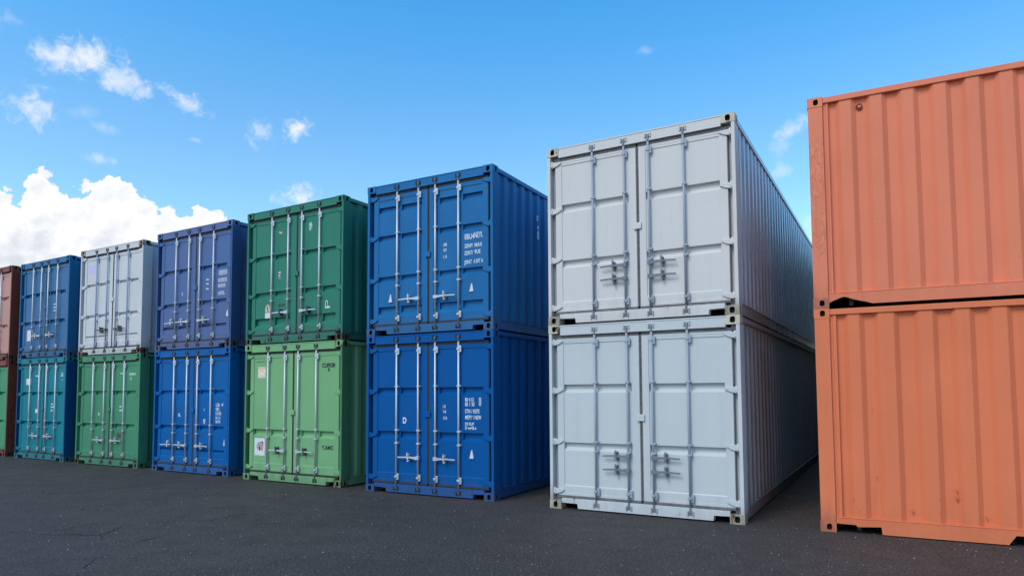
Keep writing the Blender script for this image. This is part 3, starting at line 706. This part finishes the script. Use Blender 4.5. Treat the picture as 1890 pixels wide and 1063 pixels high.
# ---- markings on the side of the upper blue one
mb = MB()
for (y_, z0, z1, w_, xo) in ((1.56, 2.02, 2.12, .045, .0265), (1.575, 1.88, 1.94, .06, .0265), (1.575, 1.70, 1.85, .06, .0265)):
    mb.box(2.505-xo, 2.505-xo+.003, y_, y_+w_, z0, z1, 0)
mb.build('side_marking', M_WHITE_INK, b_up)

# ------------------------------------------------------------------ ground
m, h, b = bsdf('asphalt')
tcn = h.node('ShaderNodeTexCoord'); v = tcn.outputs['Object']
big = h.noise(v, .35, 3, .6); mid_ = h.noise(v, 2.3, 4, .6); fine = h.noise(v, 38, 4, .85); grain = h.noise(v, 150, 1, .6)
c = h.mix(h.smooth(big, .3, .7), (.045, .040, .036), (.067, .059, .053))
c = h.mix(h.mul(h.smooth(mid_, .42, .72), .6), c, (.036, .031, .031))
c = h.mix(h.mul(h.smooth(grain, .52, .72), .55), c, (.115, .112, .115))
c = h.mix(h.mul(h.smooth(fine, .50, .40), .8), c, (.012, .011, .011))
c = h.mix(h.mul(h.smooth(fine, .55, .63), .75), c, (.150, .142, .138))
# pale stones in the surface
vn = h.node('ShaderNodeTexVoronoi', feature='F1'); h.put(vn.inputs['Vector'], v); vn.inputs['Scale'].default_value = 26
sc_ = h.node('ShaderNodeSeparateColor'); h.put(sc_.inputs[0], vn.outputs['Color'])
stone = h.mul(h.smooth(vn.outputs['Distance'], .24, .15), h.smooth(sc_.outputs[0], .90, .94))
c = h.mix(h.mul(stone, .8), c, (.27, .26, .25))
vn2 = h.node('ShaderNodeTexVoronoi', feature='F1'); h.put(vn2.inputs['Vector'], v); vn2.inputs['Scale'].default_value = 75
sc2 = h.node('ShaderNodeSeparateColor'); h.put(sc2.inputs[0], vn2.outputs['Color'])
stone2 = h.mul(h.smooth(vn2.outputs['Distance'], .38, .2), h.smooth(sc2.outputs[0], .88, .93))
c = h.mix(h.mul(stone2, .75), c, (.22, .21, .205))
# cracks
warp = h.node('ShaderNodeVectorMath', operation='ADD'); h.put(warp.inputs[0], v)
nz = h.node('ShaderNodeTexNoise'); h.put(nz.inputs['Vector'], v); nz.inputs['Scale'].default_value = 1.6; nz.inputs['Detail'].default_value = 5
vs_ = h.node('ShaderNodeVectorMath', operation='SCALE'); h.put(vs_.inputs[0], nz.outputs['Color']); vs_.inputs['Scale'].default_value = .55; h.put(warp.inputs[1], vs_.outputs[0])
ed = h.voro(warp.outputs[0], .42, 'DISTANCE_TO_EDGE')
crk = h.mul(h.smooth(ed, .0075, .002), h.mul(h.smooth(h.noise(v, .8, 3), .50, .60), h.smooth(h.sepx(v), .5, -1.5)))
c = h.mix(h.mul(crk, .85), c, (.008, .008, .009))
h.put(b.inputs['Base Color'], c); h.put(b.inputs['Roughness'], h.add(.62, h.mul(mid_, .25))); b.inputs['Specular IOR Level'].default_value = .25
hg = h.add(h.add(h.mul(fine, .8), h.mul(grain, .35)), h.add(h.mul(stone, .5), h.mul(crk, -2.0)))
bp = h.node('ShaderNodeBump'); bp.inputs['Strength'].default_value = .9; bp.inputs['Distance'].default_value = .008; h.put(bp.inputs['Height'], hg)
bpb = h.node('ShaderNodeBump'); bpb.inputs['Strength'].default_value = .5; bpb.inputs['Distance'].default_value = .05; h.put(bpb.inputs['Height'], mid_); h.put(bpb.inputs['Normal'], bp.outputs[0])
h.put(b.inputs['Normal'], bpb.outputs[0])
g = MB(); g._new([(-700, -700, 0), (700, -700, 0), (700, 700, 0), (-700, 700, 0)], [(0, 1, 2, 3)])
go = g.build('ground', m); go['kind'] = 'structure'

# loose chips of stone on the asphalt
rr = random.Random(11); mb = MB()
for i in range(3200):
    yy = 3.8 + 14*rr.random()**2.1; xx = rr.uniform(-1.0, .85)*yy
    s_ = .0035 + .0045*rr.random()**2*(1.0 if rr.random() < .93 else 1.7)
    ph = rr.uniform(0, 6); pts_ = []
    for k_ in range(5):
        t = ph + k_*1.2566; r_ = s_*rr.uniform(.6, 1.1); pts_.append((xx+r_*math.cos(t), yy+r_*math.sin(t)))
    vs2 = [(p[0], p[1], 0.0005) for p in pts_] + [(xx+(p[0]-xx)*.6, yy+(p[1]-yy)*.6, s_*rr.uniform(.6, 1.0)) for p in pts_]
    mb._new(vs2, [(9, 8, 7, 6, 5), (0, 1, 2, 3, 4)] + [(k_, (k_+1) % 5, 5+(k_+1) % 5, 5+k_) for k_ in range(5)])
ms, hh_, bb = bsdf('stone_chips'); tcn = hh_.node('ShaderNodeTexCoord')
hh_.put(bb.inputs['Base Color'], hh_.mix(hh_.smooth(hh_.noise(tcn.outputs['Object'], 9, 1), .40, .62), (.07, .067, .065), (.45, .43, .40))); bb.inputs['Roughness'].default_value = .9
st = mb.build('loose_gravel', ms, weld=False); st['kind'] = 'stuff'; st['label'] = 'tiny loose stone chips scattered over the dark asphalt'; st['category'] = 'gravel'
